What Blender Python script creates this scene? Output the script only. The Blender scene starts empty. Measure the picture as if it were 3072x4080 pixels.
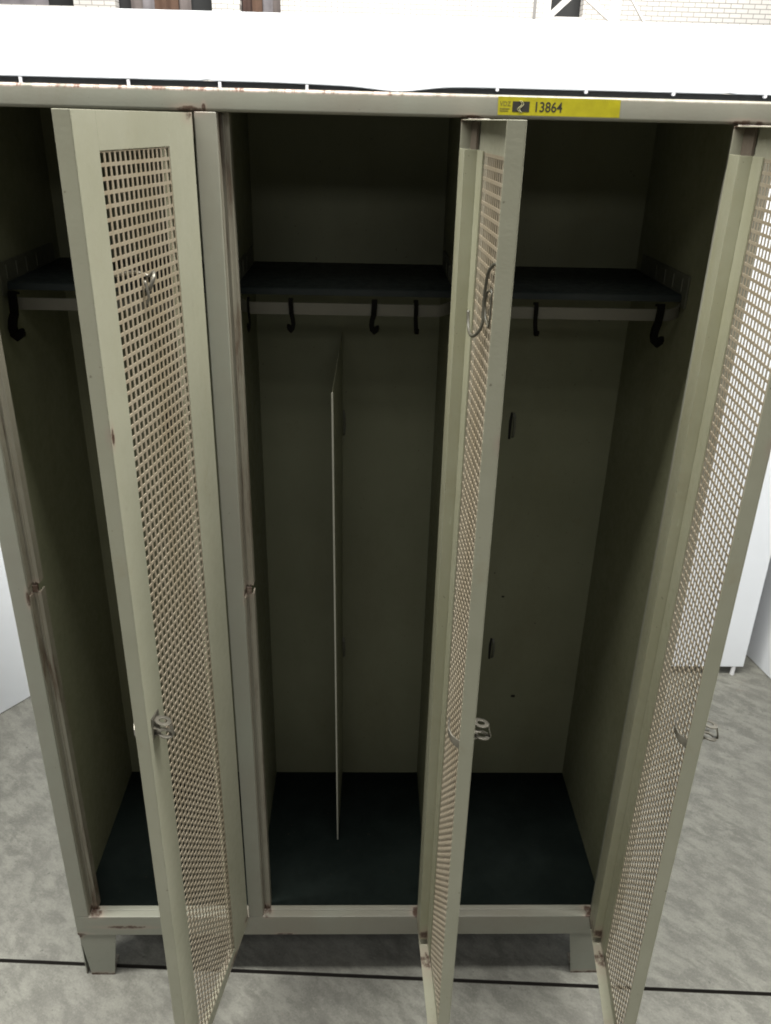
import bpy, bmesh, math, random
from mathutils import Vector, Matrix
random.seed(7)
sc = bpy.context.scene
C = sc.collection
rad = math.radians

# ------------------------------------------------------------ measures (m)
W, D = 1.1920, 0.4489
HF, HS, ZT, ZTOP = 0.1324, 0.1895, 1.7704, 1.8001
A, P, H = 0.0316, 0.3767, 0.0306
XR = 0.0114
ZS = 1.0040           # height of the strike plates
WI = 1.1608          # inner face of the right side wall
ZSH, YSH = 1.5058, 0.1744
DW, TH = 0.3419, 0.0205
ANG = (80.1, 92.0, 83.2)
HSH = (0, .0098, .0138)     # how far the hinge pin sits off the post edge
ZD0, ZD1 = 0.1835, 1.7685
YB = 1.1409

# ------------------------------------------------------------ material helpers
def newmat(name):
    m = bpy.data.materials.new(name); m.use_nodes = True
    nt = m.node_tree; nt.nodes.clear()
    o = nt.nodes.new('ShaderNodeOutputMaterial')
    b = nt.nodes.new('ShaderNodeBsdfPrincipled')
    nt.links.new(b.outputs[0], o.inputs[0])
    return m, nt, b

def nd(nt, t, **kw):
    n = nt.nodes.new(t)
    for k, v in kw.items():
        if k in n.inputs: n.inputs[k].default_value = v
        else: setattr(n, k, v)
    return n

def noise(nt, vec, scale, detail=4, rough=.6, stretch=None):
    if stretch:
        mp = nt.nodes.new('ShaderNodeMapping'); mp.inputs['Scale'].default_value = stretch
        nt.links.new(vec, mp.inputs[0]); vec = mp.outputs[0]
    n = nt.nodes.new('ShaderNodeTexNoise')
    n.inputs['Scale'].default_value = scale; n.inputs['Detail'].default_value = detail
    n.inputs['Roughness'].default_value = rough
    nt.links.new(vec, n.inputs['Vector'])
    return n.outputs['Fac']

def ramp(nt, fac, a, b, va=0., vb=1.):
    r = nt.nodes.new('ShaderNodeMapRange')
    r.inputs['From Min'].default_value = a; r.inputs['From Max'].default_value = b
    r.inputs['To Min'].default_value = va; r.inputs['To Max'].default_value = vb
    r.interpolation_type = 'SMOOTHSTEP'
    nt.links.new(fac, r.inputs['Value'])
    return r.outputs[0]

def mth(nt, op, a, b=None):
    n = nt.nodes.new('ShaderNodeMath'); n.operation = op
    for i, v in enumerate((a, b)):
        if v is None: continue
        if isinstance(v, (int, float)): n.inputs[i].default_value = v
        else: nt.links.new(v, n.inputs[i])
    return n.outputs[0]

def mix(nt, fac, a, b):
    n = nt.nodes.new('ShaderNodeMix'); n.data_type = 'RGBA'
    for i, v in ((6, a), (7, b)):
        if isinstance(v, tuple): n.inputs[i].default_value = v + (1,) if len(v) == 3 else v
        else: nt.links.new(v, n.inputs[i])
    if isinstance(fac, (int, float)): n.inputs[0].default_value = fac
    else: nt.links.new(fac, n.inputs[0])
    return n.outputs[2]

def bump(nt, b, h, strength, dist=.001):
    n = nt.nodes.new('ShaderNodeBump'); n.inputs['Strength'].default_value = strength
    n.inputs['Distance'].default_value = dist
    nt.links.new(h, n.inputs['Height']); nt.links.new(n.outputs[0], b.inputs['Normal'])

def spotmask(nt, vec, spots):
    """wear patches: (x, y, z, rx, ry, rz) in the object's own space"""
    out = None
    for s in spots:
        x, y, z = s[:3]; r = s[3:]
        if len(r) == 1: r = (r[0],)*3
        mp = nt.nodes.new('ShaderNodeMapping')
        mp.inputs['Location'].default_value = (-x/r[0], -y/r[1], -z/r[2])
        mp.inputs['Scale'].default_value = (1/r[0], 1/r[1], 1/r[2])
        nt.links.new(vec, mp.inputs[0])
        ln = nt.nodes.new('ShaderNodeVectorMath'); ln.operation = 'LENGTH'
        nt.links.new(mp.outputs[0], ln.inputs[0])
        v = ramp(nt, ln.outputs['Value'], .35, 1.35, 1., 0.)
        out = v if out is None else mth(nt, 'MAXIMUM', out, v)
    return out

RUST = (.075, .045, .032)
PINK = (.34, .265, .22)
def paint(name, base, alt, spots=(), topwear=0, rough=.42, dirt=0.0, dirtcol=(.2, .16, .09), streak=0.0, spec=.45):
    m, nt, b = newmat(name)
    tc = nt.nodes.new('ShaderNodeTexCoord'); v = tc.outputs['Object']
    col = mix(nt, ramp(nt, noise(nt, v, 2.3, 5, .65), .35, .7), base, alt)
    fine = noise(nt, v, 60, 3, .7)
    col = mix(nt, ramp(nt, fine, .62, .8, 0, .25), col, tuple(c*.6 for c in base))
    sp = noise(nt, v, 150, 2, .5)
    col = mix(nt, ramp(nt, sp, .735, .77, 0, .55), col, (.06, .045, .03))
    if dirt:
        d = ramp(nt, noise(nt, v, 3.5, 6, .7, (1, 1, .45)), .38, .72, 0, dirt)
        col = mix(nt, d, col, dirtcol)
    sn = noise(nt, v, 22, 4, .8, (6, 1, .35))
    col = mix(nt, ramp(nt, sn, .70, .74, 0, .35), col, tuple(c*1.35 for c in base))
    gn = noise(nt, v, 7, 7, .8)
    col = mix(nt, ramp(nt, gn, .56, .72, 0, .35), col, tuple(c*f_ for c, f_ in zip(base, (.80, .72, .62))))
    if streak:
        d = ramp(nt, noise(nt, v, 14, 6, .75, (3, 1, .22)), .5, .66, 0, streak)
        col = mix(nt, d, col, (.085, .052, .032))
    if topwear:
        sx = nt.nodes.new('ShaderNodeSeparateXYZ'); nt.links.new(v, sx.inputs[0])
        zz = ramp(nt, sx.outputs[2], topwear-.0062, topwear-.0030); xx = ramp(nt, sx.outputs[0], .62, .78, 1., .25)
        wn = ramp(nt, noise(nt, v, 42, 5, .7, (1, .2, .2)), .36, .60)
        col = mix(nt, mth(nt, 'MULTIPLY', mth(nt, 'MULTIPLY', zz, wn), xx), col, (.52, .42, .37))
        wd = ramp(nt, noise(nt, v, 60, 6, .8, (1, .2, .2)), .50, .60)
        col = mix(nt, mth(nt, 'MULTIPLY', mth(nt, 'MULTIPLY', zz, wd), xx), col, (.15, .08, .055))
    if spots:
        mk = spotmask(nt, v, spots)
        n1 = noise(nt, v, 70, 6, .7)
        halo = mth(nt, 'MULTIPLY', mk, ramp(nt, n1, .25, .6))
        col = mix(nt, mth(nt, 'MULTIPLY', halo, .62), col, PINK)
        core = ramp(nt, mth(nt, 'ADD', mk, mth(nt, 'MULTIPLY', n1, .9)), 1.29, 1.50)
        col = mix(nt, core, col, RUST)
    nt.links.new(col, b.inputs['Base Color'])
    r = ramp(nt, fine, .3, .8, rough-.06, rough+.14)
    nt.links.new(r, b.inputs['Roughness'])
    b.inputs['Specular IOR Level'].default_value = spec
    dn = nt.nodes.new('ShaderNodeMath'); dn.operation = 'MULTIPLY_ADD'
    nt.links.new(noise(nt, v, 5.5, 3, .45), dn.inputs[0]); dn.inputs[1].default_value = 1.0; nt.links.new(noise(nt, v, 260, 2, .5), dn.inputs[2])
    sc2 = mth(nt, 'MULTIPLY', noise(nt, v, 260, 2, .5), .05); nt.links.new(sc2, dn.inputs[2])
    bump(nt, b, dn.outputs[0], .45, .004)
    return m

GB, GA = (.252, .262, .218), (.232, .226, .190)      # grey-green paint
front_spots = [(.372, 0, 1.772, .030, .03, .009), (.392, 0, 1.775, .005, .02, .010),
               (.758, 0, 1.771, .030, .03, .006), (1.145, 0, 1.772, .04, .03, .007),
               (.045, .01, .190, .022, .03, .010), (.006, 0, .134, .03, .02, .010), (.11, 0, .158, .08, .02, .008),
               (.418, .01, .190, .014, .03, .010), (.745, .01, .190, .018, .03, .010), (1.125, .01, .190, .02, .03, .010),
               (.030, 0, ZS-.012, .006, .03, .026), (.409, .01, ZS-.008, .005, .03, .02), (.455, 0, .135, .03, .03, .006), (.36, 0, .188, .02, .03, .006)]
M = {}
M['paint'] = paint('grey_green_paint', GB, GA, front_spots, topwear=ZTOP, dirt=.35, dirtcol=(.205, .175, .135))
M['door'] = paint('door_paint', (.355, .352, .276), (.315, .316, .240), dirt=.25, dirtcol=(.25, .235, .15),
                  spots=[(.012, -.01, .200, .022, .03, .018), (.02, -.01, 1.765, .03, .03, .012), (.10, -.01, .19, .05, .03, .012),
                         (.27, -.01, .185, .04, .02, .01), (.338, 0, 1.42, .006, .01, .02)])
M['mesh'] = paint('perforated_paint', (.345, .305, .24), (.31, .265, .20), dirt=.5, dirtcol=(.225, .17, .095))
M['chan'] = paint('stiffener_paint', (.35, .35, .265), (.30, .30, .205), dirt=.4, dirtcol=(.24, .22, .12),
                  spots=[(.05, -.01, .215, .035, .03, .03)])
M['jamb'] = paint('worn_jamb_paint', (.235, .225, .18), (.20, .18, .14), streak=.85,
                  spots=[(A+.006, .02, ZS, .016, .03, .02), (A+P+.006, .02, ZS, .016, .03, .02), (A+2*P+.006, .02, ZS, .016, .03, .02),
                         (A+.006, .02, .195, .02, .03, .015), (A+P+.006, .02, .195, .02, .03, .015)])
M['inner'] = paint('shaded_interior_paint', (.192, .198, .130), (.162, .170, .108), dirt=.4, dirtcol=(.11, .098, .052), rough=.5, spec=.25)  # outside paint darkened to olive; the bays' shade is in the base colour
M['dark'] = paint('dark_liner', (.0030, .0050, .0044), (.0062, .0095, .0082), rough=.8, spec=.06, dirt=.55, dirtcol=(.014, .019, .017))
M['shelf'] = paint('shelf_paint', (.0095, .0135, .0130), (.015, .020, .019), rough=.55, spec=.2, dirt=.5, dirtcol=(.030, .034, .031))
M['partition'] = paint('partition_paint', (.31, .315, .22), (.27, .28, .19), dirt=.3, dirtcol=(.2, .18, .1))
M['foot'] = paint('foot_paint', GB, GA, spots=[(.04, 0, 0, .12, .1, .012), (W-.04, 0, 0, .12, .1, .012), (.0, 0, .13, .02, .02, .012)])
M['tab'] = paint('tab_paint', (.09, .09, .066), (.075, .078, .056), rough=.5)

def simple(name, col, rough=.5, metal=0., var=.12, scale=8., spec=.5):
    m, nt, b = newmat(name)
    tc = nt.nodes.new('ShaderNodeTexCoord'); v = tc.outputs['Object']
    c = mix(nt, ramp(nt, noise(nt, v, scale, 5, .6), .3, .75), col, tuple(x*(1-var) for x in col))
    nt.links.new(c, b.inputs['Base Color'])
    b.inputs['Roughness'].default_value = rough; b.inputs['Metallic'].default_value = metal
    b.inputs['Specular IOR Level'].default_value = spec
    return m
M['hook'] = simple('black_hook', (.003, .0027, .002), .7, spec=.05)
M['edge'] = simple('lit_sheet_edge', (.42, .42, .36), .4)  # paler than the partition sheet; the light on its front edge is painted in
M['rail'] = simple('rail_metal', (.080, .076, .058), .45, .0)
M['steel'] = simple('galvanised_steel', (.25, .235, .20), .42, .7, .35, 60)
M['black'] = simple('unlit_black', (.02, .021, .021), .7)  # stands in for the darkness in the board gap and window rooms
M['pit'] = simple('slot_shadow_gap', (.006, .006, .004), .9)
M['ink'] = simple('black_print', (.02, .018, .012), .6)
M['faintink'] = simple('faded_print', (.17, .15, .02), .6)
M['wave'] = simple('logo_wave', (.42, .40, .22), .6)
M['peg'] = simple('white_peg', (.75, .75, .78), .5)

def sticker_mat():
    m, nt, b = newmat('yellow_sticker')
    v = nt.nodes.new('ShaderNodeTexCoord').outputs['Object']
    c = mix(nt, ramp(nt, noise(nt, v, 40, 4), .3, .7), (.42, .375, .012), (.33, .295, .010))
    nt.links.new(c, b.inputs['Base Color']); b.inputs['Roughness'].default_value = .38
    bump(nt, b, noise(nt, v, 35, 3), .3, .001)
    return m
M['sticker'] = sticker_mat()

def board_mat():
    m, nt, b = newmat('white_board')
    v = nt.nodes.new('ShaderNodeTexCoord').outputs['Object']
    base, alt = (.76, .785, .83), (.72, .745, .795)
    c = mix(nt, ramp(nt, noise(nt, v, 1.4, 5), .3, .75), base, alt)
    mk = spotmask(nt, v, [(.00, 0, 1.935, .05, .3, .022), (-.06, 0, 1.93, .05, .3, .02), (.06, 0, 1.99, .05, .3, .008), (1.1, 0, 1.985, .06, .3, .01),
                          (1.42, 0, 1.97, .04, .3, .02), (1.58, 0, 1.9, .012, .3, .03), (.95, 0, 1.96, .03, .3, .04)])
    s = mth(nt, 'MULTIPLY', mk, ramp(nt, noise(nt, v, 30, 5, .7), .42, .7))
    c = mix(nt, mth(nt, 'MULTIPLY', s, .5), c, (.42, .40, .38))
    sc_ = ramp(nt, noise(nt, v, 5, 6, .8, (.6, 1, 1)), .60, .75, 0, .18)
    c = mix(nt, sc_, c, (.55, .55, .56))
    nt.links.new(c, b.inputs['Base Color']); b.inputs['Roughness'].default_value = .55
    return m
M['board'] = board_mat()

def floor_mat():
    m, nt, b = newmat('trowelled_concrete')
    v = nt.nodes.new('ShaderNodeTexCoord').outputs['Object']
    rot = nt.nodes.new('ShaderNodeMapping'); rot.inputs['Rotation'].default_value = (0, 0, rad(38))
    nt.links.new(v, rot.inputs[0]); rv = rot.outputs[0]
    big = noise(nt, v, 3.0, 6, .6)
    sw = nt.nodes.new('ShaderNodeTexNoise'); sw.inputs['Scale'].default_value = 20; sw.inputs['Detail'].default_value = 9
    sw.inputs['Roughness'].default_value = .62; sw.inputs['Distortion'].default_value = .35
    mp = nt.nodes.new('ShaderNodeMapping'); mp.inputs['Scale'].default_value = (.72, 1.15, 1)
    nt.links.new(rv, mp.inputs[0]); nt.links.new(mp.outputs[0], sw.inputs['Vector'])
    mid = noise(nt, rv, 44, 6, .75, (.5, 1.3, 1)); fine = noise(nt, v, 190, 5, .85); pit = noise(nt, v, 70, 2, .5)
    c = mix(nt, ramp(nt, sw.outputs['Fac'], .38, .60), (.130, .128, .111), (.205, .204, .178))
    c = mix(nt, ramp(nt, big, .40, .7, 0, .35), c, (.185, .180, .162))
    c = mix(nt, ramp(nt, mid, .48, .64, 0, .5), c, (.115, .112, .100))
    c = mix(nt, ramp(nt, mid, .46, .34, 0, .5), c, (.248, .247, .215))
    c = mix(nt, ramp(nt, pit, .70, .76, 0, .6), c, (.05, .048, .042))
    c = mix(nt, ramp(nt, fine, .50, .68, 0, .5), c, (.080, .078, .070)); c = mix(nt, ramp(nt, fine, .48, .34, 0, .4), c, (.27, .268, .24))
    st = noise(nt, v, 6, 6, .8)
    c = mix(nt, ramp(nt, st, .64, .74, 0, .4), c, (.20, .155, .135))
    d2 = noise(nt, v, 2.6, 7, .75)
    c = mix(nt, ramp(nt, d2, .57, .70, 0, .5), c, (.092, .089, .08))
    nt.links.new(c, b.inputs['Base Color'])
    nt.links.new(ramp(nt, sw.outputs['Fac'], .3, .7, .5, .72), b.inputs['Roughness'])
    bump(nt, b, sw.outputs['Fac'], .25, .004)
    return m
M['floor'] = floor_mat()

def brick_mat():
    m, nt, b = newmat('whitewashed_brick')
    v = nt.nodes.new('ShaderNodeTexCoord').outputs['Object']
    sx = nt.nodes.new('ShaderNodeSeparateXYZ'); nt.links.new(v, sx.inputs[0])
    cx = nt.nodes.new('ShaderNodeCombineXYZ'); nt.links.new(sx.outputs[0], cx.inputs[0]); nt.links.new(sx.outputs[2], cx.inputs[1])
    br = nt.nodes.new('ShaderNodeTexBrick'); nt.links.new(cx.outputs[0], br.inputs['Vector'])
    br.inputs['Scale'].default_value = 1; br.inputs['Brick Width'].default_value = .205; br.inputs['Row Height'].default_value = .0707
    br.inputs['Mortar Size'].default_value = .007; br.inputs['Mortar Smooth'].default_value = .3
    br.inputs['Color1'].default_value = (.80, .775, .73, 1); br.inputs['Color2'].default_value = (.74, .72, .68, 1)
    br.inputs['Mortar'].default_value = (.30, .28, .26, 1)
    c = mix(nt, ramp(nt, noise(nt, v, .8, 5), .35, .75, 0, .3), br.outputs['Color'], (.66, .60, .56))
    nt.links.new(c, b.inputs['Base Color']); b.inputs['Roughness'].default_value = .8
    return m
M['brick'] = brick_mat()
M['white_steel'] = simple('white_painted_steel', (.80, .77, .73), .6)
M['greysteel'] = simple('grey_pipe', (.28, .27, .26), .6)
CUR = [simple('cloth_'+n, c, .9, 0, .4, 3) for n, c in (('brown', (.13, .075, .05)), ('grey', (.27, .25, .26)), ('black', (.02, .02, .02)), ('umber', (.085, .05, .04)), ('taupe', (.2, .17, .16)))]

# ------------------------------------------------------------ mesh helpers
class MB:
    def __init__(s): s.v = []; s.f = []
    def add(s, vs, fs):
        o = len(s.v); s.v += [tuple(x) for x in vs]; s.f += [tuple(i+o for i in f) for f in fs]
    def box(s, x0, x1, y0, y1, z0, z1):
        s.add([(x0,y0,z0),(x1,y0,z0),(x1,y1,z0),(x0,y1,z0),(x0,y0,z1),(x1,y0,z1),(x1,y1,z1),(x0,y1,z1)],
              [(0,3,2,1),(4,5,6,7),(0,1,5,4),(1,2,6,5),(2,3,7,6),(3,0,4,7)])
        return s
    def prism(s, poly, axis, a, b):
        """poly of 2D points extruded along axis (0,1,2)"""
        def mk(p, t):
            return {0: (t, p[0], p[1]), 1: (p[0], t, p[1]), 2: (p[0], p[1], t)}[axis]
        n = len(poly); vs = [mk(p, a) for p in poly] + [mk(p, b) for p in poly]
        s.add(vs, [tuple(range(n)), tuple(range(2*n-1, n-1, -1))] + [(i, i+n, (i+1) % n+n, (i+1) % n) for i in range(n)])
        return s
    def tube(s, pts, r, n=8, cap=True):
        pts = [Vector(p) for p in pts]; rings = []; up = None
        for i, p in enumerate(pts):
            t = ((pts[min(i+1, len(pts)-1)] - pts[max(i-1, 0)])).normalized()
            if up is None:
                up = Vector((0, 0, 1)) if abs(t.z) < .9 else Vector((1, 0, 0))
            a = (up - t*up.dot(t)).normalized(); bb = t.cross(a); up = a
            rr = r[i] if isinstance(r, (list, tuple)) else r
            rings.append([p + (a*math.cos(k*2*math.pi/n) + bb*math.sin(k*2*math.pi/n))*rr for k in range(n)])
        vs = [v for ring in rings for v in ring]; fs = []
        for i in range(len(pts)-1):
            for k in range(n):
                fs.append((i*n+k, i*n+(k+1) % n, (i+1)*n+(k+1) % n, (i+1)*n+k))
        if cap: fs += [tuple(range(n-1, -1, -1)), tuple(range((len(pts)-1)*n, len(pts)*n))]
        s.add(vs, fs); return s
    def ribbon(s, path, w, t, wdir, ndir=None):
        """flat strap along a path; width w along wdir, thickness t"""
        path = [Vector(p) for p in path]; wd = Vector(wdir).normalized(); rings = []
        for i, p in enumerate(path):
            tg = (path[min(i+1, len(path)-1)] - path[max(i-1, 0)]).normalized()
            nn = tg.cross(wd).normalized()
            ww = w[i] if isinstance(w, (list, tuple)) else w
            rings.append([p+wd*ww/2+nn*t/2, p-wd*ww/2+nn*t/2, p-wd*ww/2-nn*t/2, p+wd*ww/2-nn*t/2])
        vs = [v for r in rings for v in r]; fs = []
        for i in range(len(path)-1):
            for k in range(4): fs.append((i*4+k, (i+1)*4+k, (i+1)*4+(k+1) % 4, i*4+(k+1) % 4))
        fs += [(0, 1, 2, 3), tuple((len(path)-1)*4+k for k in (3, 2, 1, 0))]
        s.add(vs, fs); return s
    def washer(s, c, n, u, ro, ri, t, su=1., k=20):
        """flat ring, centre c, normal n, axis u, stretched su along u"""
        c = Vector(c); n = Vector(n).normalized(); u = Vector(u).normalized(); w = n.cross(u); vs = []
        for off in (-t/2, t/2):
            for r in (ro, ri):
                for i in range(k):
                    a = 2*math.pi*i/k; vs.append(c+n*off+u*math.cos(a)*r*su+w*math.sin(a)*r)
        fs = []
        for i in range(k):
            j = (i+1) % k
            fs += [(i, j, k+j, k+i), (2*k+j, 2*k+i, 3*k+i, 3*k+j), (i, 2*k+i, 2*k+j, j), (k+j, 3*k+j, 3*k+i, k+i)]
        s.add(vs, fs); return s
    def build(s, name, mat, parent=None, bevel=0, smooth=False, label=None):
        me = bpy.data.meshes.new(name); me.from_pydata(s.v, [], s.f)
        bm = bmesh.new(); bm.from_mesh(me); bmesh.ops.recalc_face_normals(bm, faces=bm.faces); bm.to_mesh(me); bm.free()
        me.materials.append(mat)
        o = bpy.data.objects.new(name, me); C.objects.link(o)
        if parent: o.parent = parent
        if smooth:
            for p_ in me.polygons: p_.use_smooth = True
        if bevel:
            b = o.modifiers.new('bevel', 'BEVEL'); b.width = bevel; b.segments = 2; b.limit_method = 'ANGLE'; b.angle_limit = rad(40)
            for p_ in me.polygons: p_.use_smooth = True
            o.modifiers.new('wn', 'WEIGHTED_NORMAL')
        if label: o['label'] = label
        return o

def tag(o, label=None, cat=None, group=None, kind=None):
    if label: o['label'] = label
    if cat: o['category'] = cat
    if group: o['group'] = group
    if kind: o['kind'] = kind
    return o
def empty(name, loc, rz=0, parent=None):
    o = bpy.data.objects.new(name, None); C.objects.link(o); o.location = loc; o.rotation_euler.z = rz; o.empty_display_size = .1
    if parent: o.parent = parent
    return o

# ------------------------------------------------------------ floor
# three slabs divided by saw-cut joints, the joints as real grooves
def floor():
    m = MB()
    p0, p1 = Vector((-.2058, .038)), Vector((1.5494, -.0525)); d = (p1-p0).normalized(); n = Vector((-d.y, d.x))
    q0 = p0 - d*30; q1 = p0 + d*30; g = .0047; far = 32
    def strip(a0, a1, z):  # band between signed offsets
        return [(q0.x+n.x*a0, q0.y+n.y*a0, z), (q1.x+n.x*a0, q1.y+n.y*a0, z), (q1.x+n.x*a1, q1.y+n.y*a1, z), (q0.x+n.x*a1, q0.y+n.y*a1, z)]
    cuts = [-far, -3.2, 0., 1.56, 5.2, far]
    for i in range(len(cuts)-1):
        lo = cuts[i] + (g if i else 0); hi = cuts[i+1] - (g if i < len(cuts)-2 else 0)
        m.add(strip(lo, hi, 0), [(0, 1, 2, 3)])
        if i:
            c = cuts[i]
            m.add(strip(c-g, c+g, -.012), [(0, 1, 2, 3)])
            a, b = strip(c-g, c+g, 0), strip(c-g, c+g, -.012)
            m.add([a[0], a[1], b[1], b[0]], [(0, 1, 2, 3)]); m.add([a[3], a[2], b[2], b[3]], [(0, 1, 2, 3)])
    o = m.build('floor', M['floor']); 
    o.data.materials.append(simple('joint_dirt', (.040, .035, .030), .9))
    for f in o.data.polygons:
        if f.center.z < -.001: f.material_index = 1
    tag(o, 'mottled grey trowelled concrete floor with a dark joint', kind='structure')
floor()

# ------------------------------------------------------------ locker
L = empty('locker', (0, 0, 0))
tag(L, 'grey-green three-bay steel clothes locker with all three perforated doors open', 'locker')

m = MB()
MB().box(0, W, 0, .02, ZT, ZTOP).build('top_rail', M['paint'], L, bevel=.0042)
m.box(0, W, 0, .018, HF, HS)                       # bottom rail
m.box(0, W, .018, .030, HS-.012, HS)               # sill return
m.box(0, A, 0, .020, HS, ZT)
for i in (1, 2): m.box(A+i*P-H, A+i*P, 0, .020, HS, ZT)
m.box(A+3*P-H, W, 0, .020, HS, ZT)
m.build('front_frame', M['paint'], L, bevel=.0016)

for i in range(3):                                  # left jamb of every bay: worn lip the door shuts on
    x = A+i*P; m = MB()
    def seg(z0, z1):
        m.box(x-.001, x+.0135, .0205, .0225, z0, z1)
        m.box(x+.0125, x+.0145, .0200, .0400, z0, z1)
        m.box(x-.001, x+.0015, .0045, .0205, z0, z1)
        m.box(x+.0060, x+.0075, .0175, .0205, z0, z1)
    seg(HS+.0005, ZS-.009); seg(ZS+.008, ZT-.0005)
    m.box(x-.001, x+.0100, .0235, .0250, ZS-.014, ZS+.014)
    m.build('door_stop', M['jamb'], L)
    m = MB()                                        # striker tongue
    m.box(x+.002, x+.0115, .0155, .0172, ZS-.0075, ZS+.0065)
    m.build('strike_plate', M['jamb'], L, bevel=.0008)

for x0, x1 in ((0, .0012), (W-.0012, W)):
    MB().box(x0, x1, .0203, D+.006, HF, ZTOP).build('side_panel', M['paint'], L)
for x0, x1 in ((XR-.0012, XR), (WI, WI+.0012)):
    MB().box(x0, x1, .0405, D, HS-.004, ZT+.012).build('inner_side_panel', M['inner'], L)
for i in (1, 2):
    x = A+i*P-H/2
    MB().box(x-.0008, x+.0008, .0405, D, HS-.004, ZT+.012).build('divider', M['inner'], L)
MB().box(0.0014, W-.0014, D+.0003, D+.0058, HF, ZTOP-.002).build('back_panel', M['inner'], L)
MB().box(0.0014, W-.0014, .0203, D, ZT+.0125, ZTOP).build('roof_panel', M['paint'], L)
MB().box(XR, WI, .0303, D, HS-.0105, HS-.0045).build('floor_panel', M['dark'], L)
MB().box(.0014, W-.0014, .0303, D, HF+.001, HF+.004).build('underside', M['black'], L)

# feet
def foot(x0, x1, sgn, y, yd):
    m = MB(); t = .002
    xo, xi = (x0, x1)
    m.prism([(xo+.002*sgn, HF-.0005), (xi, HF-.0005), (xi-.017*sgn, 0), (xo+.014*sgn, 0)], 1, y, y+t*yd)
    m.prism([(y+t*yd, HF-.0005), (y+yd*.075, HF-.0005), (y+yd*.055, 0), (y+t*yd, 0)], 0, xo+.002*sgn, xo+.004*sgn)
    m.prism([(xo+.014*sgn, y), (xi-.018*sgn, y), (xi-.02*sgn, y+yd*.05), (xo+.014*sgn, y+yd*.05)], 2, 0.0003, .0022)
    m.build('foot', M['foot'], L, bevel=.0008)
foot(0, .083, 1, .002, 1); foot(W, 1.0885, -1, .002, 1)
foot(0, .083, 1, D, -1); foot(W, 1.0885, -1, D, -1)

# shelves, coat rails, side brackets
bays = [(XR+.001, A+P-H/2-.0012), (A+P-H/2+.0012, A+2*P-H/2-.0012), (A+2*P-H/2+.0012, WI-.001)]
for x0, x1 in bays:
    m = MB()
    m.box(x0, x1, YSH, D-.001, ZSH-.0015, ZSH)
    m.prism([(YSH, ZSH), (YSH-.004, ZSH-.002), (YSH-.005, ZSH-.012), (YSH-.0035, ZSH-.012), (YSH-.003, ZSH-.003), (YSH, ZSH-.0015)], 0, x0, x1)
    m.build('shelf', M['shelf'], L)
    for xa, s_ in ((x0, 1), (x1, -1)):              # side bracket: plate with pressed ribs above the shelf
        m = MB()
        m.box(min(xa, xa+s_*.0025), max(xa, xa+s_*.0025), YSH-.025, YSH+.235, ZSH-.02, ZSH+.034)
        for yy in (YSH+.0, YSH+.045, YSH+.09, YSH+.14):
            m.box(min(xa+s_*.0020, xa+s_*.0042), max(xa+s_*.0020, xa+s_*.0042), yy, yy+.006, ZSH+.004, ZSH+.027)
        m.build('shelf_bracket', M['tab'], L, bevel=.0008)
    m = MB()                                        # flat coat rail with ends that curl back to the walls
    m.box(x0+.03, x1-.03, .147, .150, 1.4655, 1.4850)
    for xe, s in ((x0+.03, -1), (x1-.03, 1)):
        path = [(xe+s*.0, .1485, 1.475)] + [(xe+s*(.026*math.sin(a)), .1485+.024*(1-math.cos(a)), 1.475+.006*math.sin(a)) for a in [k*math.pi/16 for k in range(1, 9)]]
        m.ribbon(path, .0195, .003, (0, 0, 1))
    m.build('coat_rail', M['rail'], L)

# partition standing in the middle bay, hanging tabs behind
m = MB(); xm0, xm1 = .5640, .5505
yf, zb = .205, HS-.003
m.prism([(yf-.07, zb+.05), (yf, zb), (D-.002, zb), (D-.002, 1.36), (yf-.1, 1.3445), (yf-.1, zb+.05)][1:5] if False else [(yf+.015, zb+.0), (D-.002, zb), (D-.002, 1.366), (.1002, 1.3445)], 0, -.0006, .0006)
part = m.build('partition', M['partition'], L)
part.location = (.0, 0, 0)
# shear the sheet so it leans like the real one: its front edge stands a little left of its back edge
for v in part.data.vertices:
    y = v.co.y; base = .5690 + (y-(D-.002))*(.5690-.5622)/(D-.002-.15); v.co.x += base
me = part.data
fold = MB()
def front_x(y): return .5690 + (y-(D-.002))*(.5690-.5622)/(D-.002-.15)
fold.ribbon([(front_x(.2200), .2185, zb+.001), (front_x(.1002), .0995, 1.3445)], .0030, .0030, (1, 0, 0))
fold.build('folded_edge', M['edge'], part)
for x in (.195, .5675, .9365):
    for z in (1.168, .585):
        s = empty('hanging_slot', (x, D, z), 0, L)
        MB().prism([(-.004, -.030), (.001, -.031), (.002, .030), (-.002, .032), (-.005, .01)], 1, -.0012, -.0002).build('slot', M['pit'], s)
        MB().ribbon([(.0045, -.001, -.026), (.006, -.007, -.02), (.007, -.009, .0), (.006, -.007, .022), (.0035, -.001, .03)], .005, .0015, (1, 0, 0)).build('tab', M['tab'], s)
# small scars on the back panel
for x, z, r in ((.955, .735, .0028), (1.005, .44, .0045), (.93, .80, .0014), (1.10, 1.40, .0016), (1.04, .66, .0012)):
    MB().prism([(x+r*math.cos(a)*1.3, z+r*math.sin(a)*(.8+.3*(k % 2))) for k, a in enumerate([i*math.pi/4 for i in range(8)])], 1, D-.0006, D-.0001).build('paint_scar', M['pit'], L)

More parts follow.
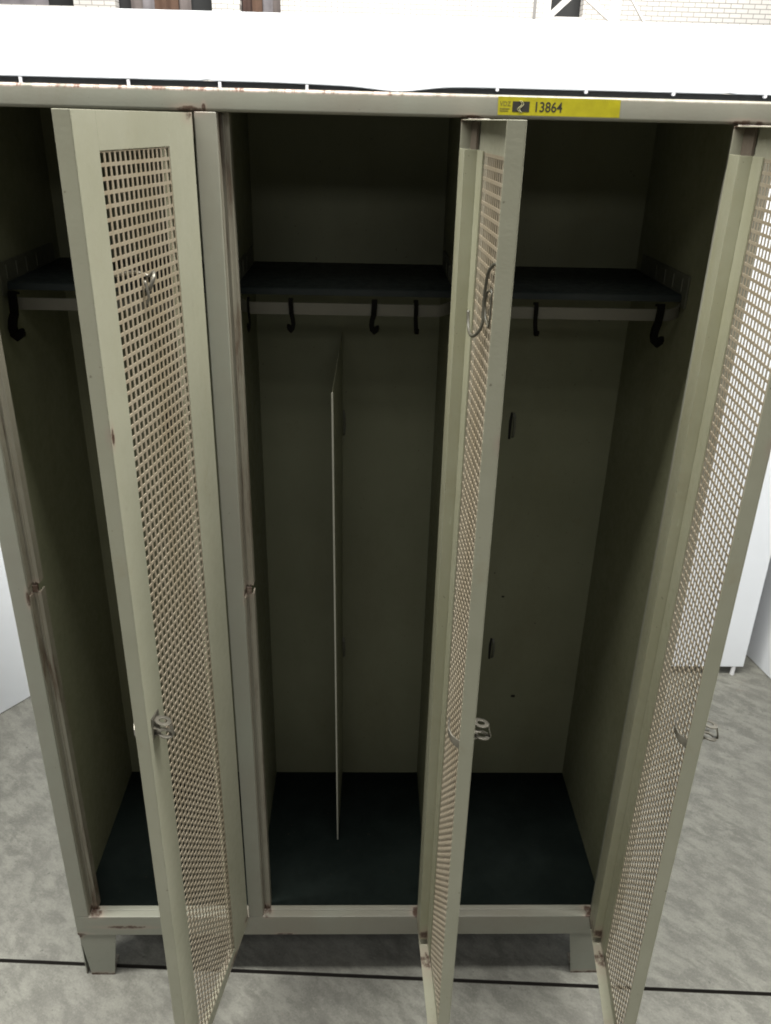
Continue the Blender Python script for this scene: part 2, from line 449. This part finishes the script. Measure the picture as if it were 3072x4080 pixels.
# ------------------------------------------------------------ doors
HX0, HX1, HZ0, HZ1 = .0951, .2867, .2150, 1.7265
NC, NR = 15, 106
def perf_mesh():
    hw, hh = .0086, .0102
    px = (HX1-HX0-hw)/(NC-1); pz = (HZ1-HZ0-hh)/(NR-1); mg = .004
    xs = [HX0-mg]; zs = [HZ0-mg]
    for i in range(NC): xs += [HX0+i*px, HX0+i*px+hw]
    for j in range(NR): zs += [HZ0+j*pz, HZ0+j*pz+hh]
    xs.append(HX1+mg); zs.append(HZ1+mg)
    bm = bmesh.new(); y0, y1 = -.0020, -.0012
    vf = [[bm.verts.new((x, y1, z)) for z in zs] for x in xs]; vb = [[bm.verts.new((x, y0, z)) for z in zs] for x in xs]
    nx, nz = len(xs)-1, len(zs)-1
    hole = lambda i, j: 0 <= i < nx and 0 <= j < nz and i % 2 == 1 and j % 2 == 1
    solid = lambda i, j: 0 <= i < nx and 0 <= j < nz and not hole(i, j)
    for i in range(nx):
        for j in range(nz):
            if hole(i, j): continue
            bm.faces.new((vf[i][j], vf[i][j+1], vf[i+1][j+1], vf[i+1][j]))
            bm.faces.new((vb[i][j], vb[i+1][j], vb[i+1][j+1], vb[i][j+1]))
            if not solid(i-1, j): bm.faces.new((vf[i][j], vb[i][j], vb[i][j+1], vf[i][j+1]))
            if not solid(i+1, j): bm.faces.new((vf[i+1][j], vf[i+1][j+1], vb[i+1][j+1], vb[i+1][j]))
            if not solid(i, j-1): bm.faces.new((vf[i][j], vf[i+1][j], vb[i+1][j], vb[i][j]))
            if not solid(i, j+1): bm.faces.new((vf[i][j+1], vb[i][j+1], vb[i+1][j+1], vf[i+1][j+1]))
    bmesh.ops.recalc_face_normals(bm, faces=bm.faces)
    me = bpy.data.meshes.new('perforated_panel'); bm.to_mesh(me); bm.free(); me.materials.append(M['mesh']); return me

def make_door():
    t = .0011; ox0, ox1, oz0, oz1 = HX0-.002, HX1+.002, HZ0-.002, HZ1+.002
    m = MB(); x0 = .0065
    m.box(x0, ox0, -t, 0, ZD0, ZD1); m.box(ox1, DW, -t, 0, ZD0, ZD1)
    m.box(ox0, ox1, -t, 0, ZD0, oz0); m.box(ox0, ox1, -t, 0, oz1, ZD1)
    m.box(DW-t, DW, -TH, -t, ZD0, ZD1)                       # free edge return
    m.box(x0, x0+t, -TH, -t, ZD0, ZD1)                       # hinge edge return
    m.box(x0+t, DW-t, -TH, -t, ZD1-t, ZD1)                   # top return
    m.box(x0+t, DW-t, -TH, -t, ZD0, ZD0+t)                   # bottom return
    door = m.build('door', M['door'], L, bevel=.0005)
    # hinge-side stiffener, a stepped hat section
    m = MB(); z0, z1 = ZD0+.018, ZD1-.036; s = .001
    m.box(.014, .064, -TH-.0015, -TH-.0005, z0, z1)
    m.box(.063, .064, -TH-.0005, -.0048, z0, z1)
    m.box(.064, .1075, -.0048, -.0038, z0, z1)
    m.box(.1065, .1075, -.0038, -.0024, z0, z1)
    m.box(.014, .015, -TH-.0005, -.006, z0, z1)
    m.build('stiffener', M['chan'], door, bevel=.0004)
    m = MB(); m.box(.008, .058, -.0060, -.0025, ZD1-.046, ZD1-.002)      # hinge leaf, rusty brown
    m.tube([(.002, -.004, ZD1-.03), (.002, -.004, ZD1+.001)], .0026, 10)
    m.build('hinge', M['hinge'], door)
    m = MB(); m.box(.004, .030, -TH, -.003, ZD0+.0012, ZD0+.006); m.tube([(.002, -.004, ZD0-.001), (.002, -.004, ZD0+.03)], .0026, 10)
    m.build('hinge', M['hinge'], door)
    pp = bpy.data.objects.new('perforated_panel', PERF); C.objects.link(pp); pp.parent = door
    # hasp outside the free edge: two eyes and a bent arm; hook lever inside
    zl = .977; xl = .322; m = MB()
    m.box(xl-.014, xl+.010, .0003, .0018, zl-.016, zl+.020)
    m.washer((xl, .0145, zl-.010), (.0, .25, 1), (0, 1, -.25), .0102, .0048, .0022, 1.25)
    m.box(xl-.008, xl+.008, .0018, .0070, zl-.0108, zl-.0092)
    m.washer((xl-.002, .0125, zl+.010), (.0, .2, 1), (0, 1, -.2), .0098, .0046, .0020, 1.25)
    m.ribbon([(xl-.002, .0215, zl+.0095), (xl-.001, .0235, zl+.006), (xl, .0270, zl-.008), (xl, .0272, zl-.012)], .007, .0014, (1, 0, 0))
    m.ribbon([(xl+.006, .002, zl+.003), (xl+.006, .012, zl+.0025)], .006, .0014, (1, 0, 0))
    m.build('hasp', M['steel'], door, bevel=.0004)
    m = MB(); zi = .970
    m.ribbon([(.334, -TH+.004, zi-.012), (.331, -TH-.003, zi-.008), (.326, -TH-.009, zi-.004), (.318, -TH-.012, zi+.001), (.313, -TH-.012, zi+.009), (.310, -TH-.011, zi+.018)],
             [.015, .014, .012, .010, .008, .004], .0022, (0, 0, 1))
    m.box(.326, .337, -.016, -.003, zi-.022, zi-.008)
    m.build('latch_lever', M['steel'], door, bevel=.0004)
    return door
M['hinge'] = paint('rusty_hinge', (.15, .125, .10), (.10, .07, .05), rough=.5)
PERF = perf_mesh()

doors = []
proto = make_door()
def place(o, i):
    o.location = (A+i*P+P-H+HSH[i], -.001, 0); o.rotation_euler.z = rad(180+ANG[i]); doors.append(o)
place(proto, 0)
for i in (1, 2):
    c = proto.copy(); C.objects.link(c); c.parent = L; place(c, i)
    for ch in list(proto.children):
        k = ch.copy(); C.objects.link(k); k.parent = c
doors[0]['label'] = 'left door swung out, showing its outer face'
doors[1]['label'] = 'middle door seen nearly edge on from inside'
doors[2]['label'] = 'right door showing the inside of its mesh'

# ------------------------------------------------------------ sticker
st = MB().prism([(.7945, 1.7752), (.9633, 1.7752), (.9625, 1.7975), (.7937, 1.7979)], 1, -.00035, -.00005).build('sticker', M['sticker'], L, label='yellow inventory sticker printed 13864')
def text(body, x, z, size, mat, name, font_sx=1.):
    cu = bpy.data.curves.new(name, 'FONT'); cu.body = body; cu.size = size; cu.extrude = .00006; cu.offset = size*.012
    ob = bpy.data.objects.new(name+'_tmp', cu); C.objects.link(ob)
    bpy.context.view_layer.update()
    me = bpy.data.meshes.new_from_object(ob.evaluated_get(bpy.context.evaluated_depsgraph_get()))
    bpy.data.objects.remove(ob); bpy.data.curves.remove(cu)
    me.materials.clear(); me.materials.append(mat)
    o = bpy.data.objects.new(name, me); C.objects.link(o)
    o.rotation_euler = (rad(90), 0, 0); o.location = (x, -.00045, z); o.scale = (font_sx, 1, 1); o.parent = st
    return o
text('13864', .8430, 1.7802, .0175, M['ink'], 'printed_number', .92)
text('VDZ', .7965, 1.7867, .0080, M['faintink'], 'printed_letters', .95)
m = MB()
for k in range(2): m.box(.7970, .8105-.002*k, -.00055, -.0004, 1.7826-.0028*k, 1.7838-.0028*k)
m.build('small_print', M['faintink'], st)
MB().box(.8140, .8375, -.00055, -.0004, 1.7795, 1.7925).build('printed_logo', M['ink'], st)
m = MB()
for off in (-.0013, .0011):
    m.tube([(.8255+off+.0026*math.sin(t*math.pi*1.15), -.00058, 1.7860+.0074*t) for t in [-1+k/8 for k in range(17)]], .00042, 5)
m.build('logo_wave', M['wave'], st)

# ------------------------------------------------------------ coat hooks hanging on the rails
def hook_mesh(kind):
    m = MB(); w, t = .0095, .0030
    # in its own plane (x = sideways), hanging point at 0,0,0 on top of the rail
    if kind == 'side':     # turned sideways: strap down, curl at the foot
        m.ribbon([(0, .004, .003), (0, -.0045, .0055), (0, -.006, -.002), (.001, -.006, -.020)], w, t, (1, 0, 0))
        m.ribbon([(.001, -.006, -.018), (.0035, -.007, -.026), (.0045, -.008, -.034), (.003, -.009, -.041), (0, -.009, -.0445), (-.0040, -.009, -.041), (-.0052, -.009, -.037)], [.008, .008, .008, .008, .008, .007, .004], .0085, (0, 1, 0))
        m.tube([(-.0052, -.009, -.0375), (-.0045, -.009, -.0345)], [.0042, .0032], 8)
    else:                  # seen edge on
        m.ribbon([(0, .004, .003), (0, -.0045, .0055), (0, -.006, -.002), (0, -.006, -.022), (0, -.010, -.033), (0, -.016, -.043), (0, -.021, -.043), (0, -.024, -.036)], w*.72, t*1.3, (1, 0, 0))
    return m
hl = [(0.033, 'side', -1.0, 1.5, 'large black coat hook on the left bay rail beside the left wall'),
      (0.412+.008, 'side', .35, 1., 'black coat hook at the far left end of the middle rail'),
      (0.491, 'side', .8, 1., 'black coat hook second from the left on the middle rail'),
      (0.631, 'side', -1., 1., 'black coat hook with curled foot right of the partition on the middle rail'),
      (0.7005, 'edge', 1., 1., 'black coat hook seen edge on at the right of the middle rail'),
      (0.9035, 'edge', 1., 1., 'black coat hook hanging mid-way on the right bay rail'),
      (1.1150, 'side', -.9, 1.35, 'large black coat hook beside the curled right end of the rail')]
for x, kd, sx, s, lab in hl:
    o = hook_mesh(kd).build('coat_hook', M['hook'], bevel=.0006)
    o.location = (x, .1485, 1.4868); o.scale = (sx if kd == 'side' else s, s, s*.98 if s > 1.3 else 1.05)
    if kd == 'side': o.scale.x = sx*(1.5 if s > 1.2 else 1)
    if kd == 'edge': o.rotation_euler.z = rad(6)
    tag(o, lab, 'coat hook', 'black coat hooks on the locker rails')

# wire hooks caught in the mesh of the doors
def door_local(i, pts):
    o = doors[i]; Mx = Matrix.Translation(o.location) @ Matrix.Rotation(o.rotation_euler.z, 4, 'Z')
    return [Mx @ Vector(p) for p in pts]
m = MB(); n = -.008
path = [(.262, .002, 1.612), (.250, -.004, 1.614), (.235, n, 1.604), (.222, n, 1.590), (.215, n, 1.572), (.213, n, 1.552), (.214, n, 1.535),
        (.207, n-.004, 1.522), (.192, n-.008, 1.514), (.176, n-.010, 1.516), (.163, n-.010, 1.526), (.157, n-.010, 1.540)]
def smooth(p, k=4):
    out = []; p = [Vector(q) for q in p]
    for i in range(len(p)-1):
        a, b, c, d = p[max(i-1, 0)], p[i], p[i+1], p[min(i+2, len(p)-1)]
        for j in range(k):
            t = j/k; out.append(.5*((2*b)+(-a+c)*t+(2*a-5*b+4*c-d)*t*t+(-a+3*b-3*c+d)*t**3))
    return out+[p[-1]]
m.tube(door_local(1, smooth(path)), .0022, 8)
m.tube(door_local(1, smooth([(.262, n, 1.585), (.245, n-.002, 1.580), (.228, n-.001, 1.562), (.236, n, 1.545), (.256, n, 1.540)])), .0016, 8)
m.tube(door_local(1, smooth([(.256, n, 1.540), (.262, n, 1.552), (.262, n, 1.585)])), .0014, 6)
o = m.build('wire_hook', M['rail'], smooth=True); tag(o, 'bent grey wire S hook hung on the inside of the middle door mesh', 'wire hook', 'wire hooks on the door meshes')
m = MB()
m.tube(door_local(0, smooth([(.198, .003, 1.583), (.200, .009, 1.588), (.208, .012, 1.583), (.211, .008, 1.572), (.206, .003, 1.567)])), .0026, 8)
m.tube(door_local(0, smooth([(.199, .002, 1.583), (.205, -.012, 1.588), (.230, -.014, 1.590), (.268, -.012, 1.594)])), .0022, 8)
m.tube(door_local(0, smooth([(.213, .002, 1.580), (.214, .006, 1.562), (.212, .002, 1.552)])), .0018, 8)
o = m.build('wire_hook', M['steel'], smooth=True); tag(o, 'shiny steel wire hook poking out through the left door mesh', 'wire hook', 'wire hooks on the door meshes')

# ------------------------------------------------------------ white partition boards
def board(name, lab, mk, parts=()):
    r = mk.build(name, M['board'], bevel=.002); tag(r, lab, 'partition board', 'white partition boards around the locker'); return r
x0, x1 = -.386, 1.974
b1 = board('partition_board', 'wide white partition board standing behind the locker', MB().box(x0, x1, YB, YB+.03, .037, 1.8285))
px = (-.271, .0025, .2356, .4594, .705, .9521, 1.1839, 1.4134, 1.6558, 1.88)
for x in (-.2, .4, 1.2, 1.9429):
    m = MB(); m.tube([(x, YB+.008, .0), (x, YB+.008, .0365)], .0075, 10); m.build('peg_foot', M['peg'], b1, smooth=False)
m = MB()
xs = [x0+(x1-x0)*k/120 for k in range(121)]
def low(x):
    v = 1.8462 - .0110*math.exp(-((x-.70)/.085)**2) - .004*math.exp(-((x-.60)/.16)**2)
    if abs(x-.20) < .012 : v += .0028
    if abs(x-1.556) < .014: v += .0025
    return v
poly = [(x, low(x)) for x in xs] + [(x1, 2.003), (x0, 2.000)]
m.prism(poly, 1, YB, YB+.03)
b2 = board('partition_board', 'low white board topping the one behind the locker, above a dark gap', m)
for x in px:
    m = MB()
    if x < .8: m.box(x-.0036, x+.0036, YB+.002, YB+.008, 1.829, 1.8490)
    else: m.tube([(x, YB+.0005, 1.843), (x, YB+.010, 1.843)], .0044, 14)
    m.build('peg', M['peg'], b2)
MB().box(x0, x1, YB+.014, YB+.026, 1.8290, 1.8460).build('gap_shade_strip', M['black'], b2)  # added black strip, paints in the darkness of the open gap
# side boards
def slab(p, q, t, z0, z1):
    p, q = Vector(p), Vector(q); d = (q-p).normalized(); n = Vector((-d.y, d.x))*t
    return MB().prism([tuple(p), tuple(q), tuple(q+n), tuple(p+n)], 2, z0, z1)
d = Vector((.0267, -.1546)).normalized()
s0 = Vector((2.0435, 1.2697))
board('partition_board', 'white partition board standing along the right side of the locker', slab(s0-d*.6, s0+d*1.5, .03, .002, 2.0))
d = Vector((-.0632, -.0909)).normalized(); s0 = Vector((-.5485, .9069))
board('partition_board', 'white partition board standing angled at the left of the locker', slab(s0-d*.27, s0+d*1.1, -.03, .002, 2.0))

# ------------------------------------------------------------ far brick wall with windows
YW = 15.
bw = empty('brick_wall', (0, YW, 0)); tag(bw, 'white painted brick wall far behind the boards with dark windows', 'brick wall')
wins = [(-7.2, -4.30, 3.372, 4.9), (-3.61, -2.00, 3.327, 4.9), (-1.535, -.852, 3.327, 4.9), (3.60, 4.255, 3.415, 4.9)]
m = MB(); X0, X1 = -14, 20; zlo = [w[2] for w in wins]
m.box(X0, X1, 0, .25, 0, 3.327); m.box(X0, X1, 0, .25, 4.9, 8)
cx_ = X0
for a, b_, z0, z1 in wins:
    m.box(cx_, a, 0, .25, 3.327, 4.9)
    if z0 > 3.3275: m.box(a, b_, 0, .25, 3.327, z0)
    cx_ = b_
m.box(cx_, X1, 0, .25, 3.327, 4.9)
m.build('wall', M['brick'], bw)
cols = {0: [3, 1, 0, 1, 1, 2], 1: [2, 4, 1, 0, 0, 4, 2, 2], 2: [3, 0, 1, 4], 3: [2, 2, 2]}
for i, (a, b_, z0, z1) in enumerate(wins):
    w = empty('window', ((a+b_)/2, 0, z0), 0, bw); hw = (b_-a)/2
    m = MB(); m.box(-hw, hw, .0, .26, -.03, -.001) if False else None
    m = MB(); m.box(-hw, hw, .30, .34, 0, z1-z0); m.build('dark_room', M['black'], w)
    m = MB(); m.box(-hw-.04, hw+.04, -.03, -.002, -.045, -.012); m.build('sill', M['white_steel'], w)
    n = len(cols[i])
    for k, c in enumerate(cols[i]):
        xa = -hw+2*hw*k/n; xb = -hw+2*hw*(k+1)/n; rr = random.Random(i*10+k)
        if c == 2: continue
        yy = .12+rr.random()*.1
        pts = [(xa+(xb-xa)*j/10+.02, yy+.012*math.sin(j*.7+k*2)) for j in range(11)]
        MB().prism(pts+[(p[0]+.0, p[1]+.015) for p in pts[::-1]], 2, .002, z1-z0-.1-rr.random()*.3).build('hanging_cloth', CUR[c], w)
# steel frame in front of the wall
sf = empty('steel_frame', (3.1, 12, 0)); tag(sf, 'pale steel truss frame in front of the brick wall', 'steel frame')
def bar(a, b_, w, name='brace', mat='white_steel'):
    MB().ribbon([a, b_], w, .05, (1, 0, 0) if abs(a[0]-b_[0]) < .05 else (0, 0, 1)).build(name, M[mat], sf)
def diag(x0, z0, x1, z1, w):
    d = Vector((x1-x0, 0, z1-z0)); d = d.normalized()*1.6*1; 
    a = Vector((x0, 0, z0)) - d*.12; b_ = Vector((x0, 0, z0)) + d
    n = Vector((-d.z, 0, d.x)).normalized()*w/2
    MB().prism([(a.x+n.x, a.z+n.z), (a.x-n.x, a.z-n.z), (b_.x-n.x, b_.z-n.z), (b_.x+n.x, b_.z+n.z)], 1, -.025, .025).build('brace', M['white_steel'], sf)
O = 3.1
m = MB(); m.box(3.03-O, 3.125-O, -.04, .04, 0, 6); m.build('post', M['white_steel'], sf)
m = MB(); m.box(2.905-O, 2.945-O, .06, .10, 0, 6); m.build('downpipe', M['greysteel'], sf)
m = MB(); m.box(3.96-O, 4.09-O, -.04, .04, 0, 6); m.build('post', M['white_steel'], sf)
diag(3.13-O, 3.12, 3.36-O, 3.325, .075)
diag(3.93-O, 3.13, 3.64-O, 3.33, .075)
diag(4.42-O, 3.11, 4.25-O, 3.33, .03)

# ------------------------------------------------------------ light
w = bpy.data.worlds.new('World'); sc.world = w; w.use_nodes = True
bg = w.node_tree.nodes['Background']; bg.inputs[0].default_value = (.93, .97, 1., 1); bg.inputs[1].default_value = .05
def area(name, loc, target, sx, sy, power, col=(1, .985, .95)):
    l = bpy.data.lights.new(name, 'AREA'); l.shape = 'RECTANGLE'; l.size = sx; l.size_y = sy; l.energy = power; l.color = col
    o = bpy.data.objects.new(name, l); C.objects.link(o); o.location = loc
    o.rotation_euler = (Vector(target)-Vector(loc)).to_track_quat('-Z', 'Y').to_euler(); return o
area('hall_lamp', (.6, -.50, 4.5), (.6, -1.9, 0), 7.5, .5, 700, (1, .985, .92))
area('hall_lamp', (.6, -3.6, 5.2), (.6, 0, 1.2), 5, 1.0, 66)
area('hall_lamp', (.6, -8.0, 4.25), (.6, 0, 1.4), 4.5, .7, 46)
area('hall_lamp', (1.5, 9.5, 7.0), (1.5, 15, 3.2), 12, 1.0, 1500)

# ------------------------------------------------------------ camera
cam = bpy.data.cameras.new('Camera'); co = bpy.data.objects.new('Camera', cam); C.objects.link(co); sc.camera = co
pi_, ya, ro = rad(-25.2739), rad(1.7709), rad(1.4056)
f = Vector((math.sin(ya)*math.cos(pi_), math.cos(ya)*math.cos(pi_), math.sin(pi_)))
r = Vector((math.cos(ya), -math.sin(ya), 0)); u = r.cross(f)
r2 = math.cos(ro)*r + math.sin(ro)*u; u2 = -math.sin(ro)*r + math.cos(ro)*u
mx = Matrix((r2, u2, -f)).transposed().to_4x4(); mx.translation = (.6145, -1.2636, 1.7654)
co.matrix_world = mx
cam.sensor_fit = 'HORIZONTAL'; cam.sensor_width = 36; cam.lens = 1793.655/1666*36
cam.clip_start = .02; cam.clip_end = 200

sc.render.engine = 'CYCLES'
sc.view_settings.view_transform = 'Standard'; sc.view_settings.look = 'None'
sc.view_settings.exposure = 0; sc.view_settings.gamma = 1
sc.cycles.filter_width = 1.9
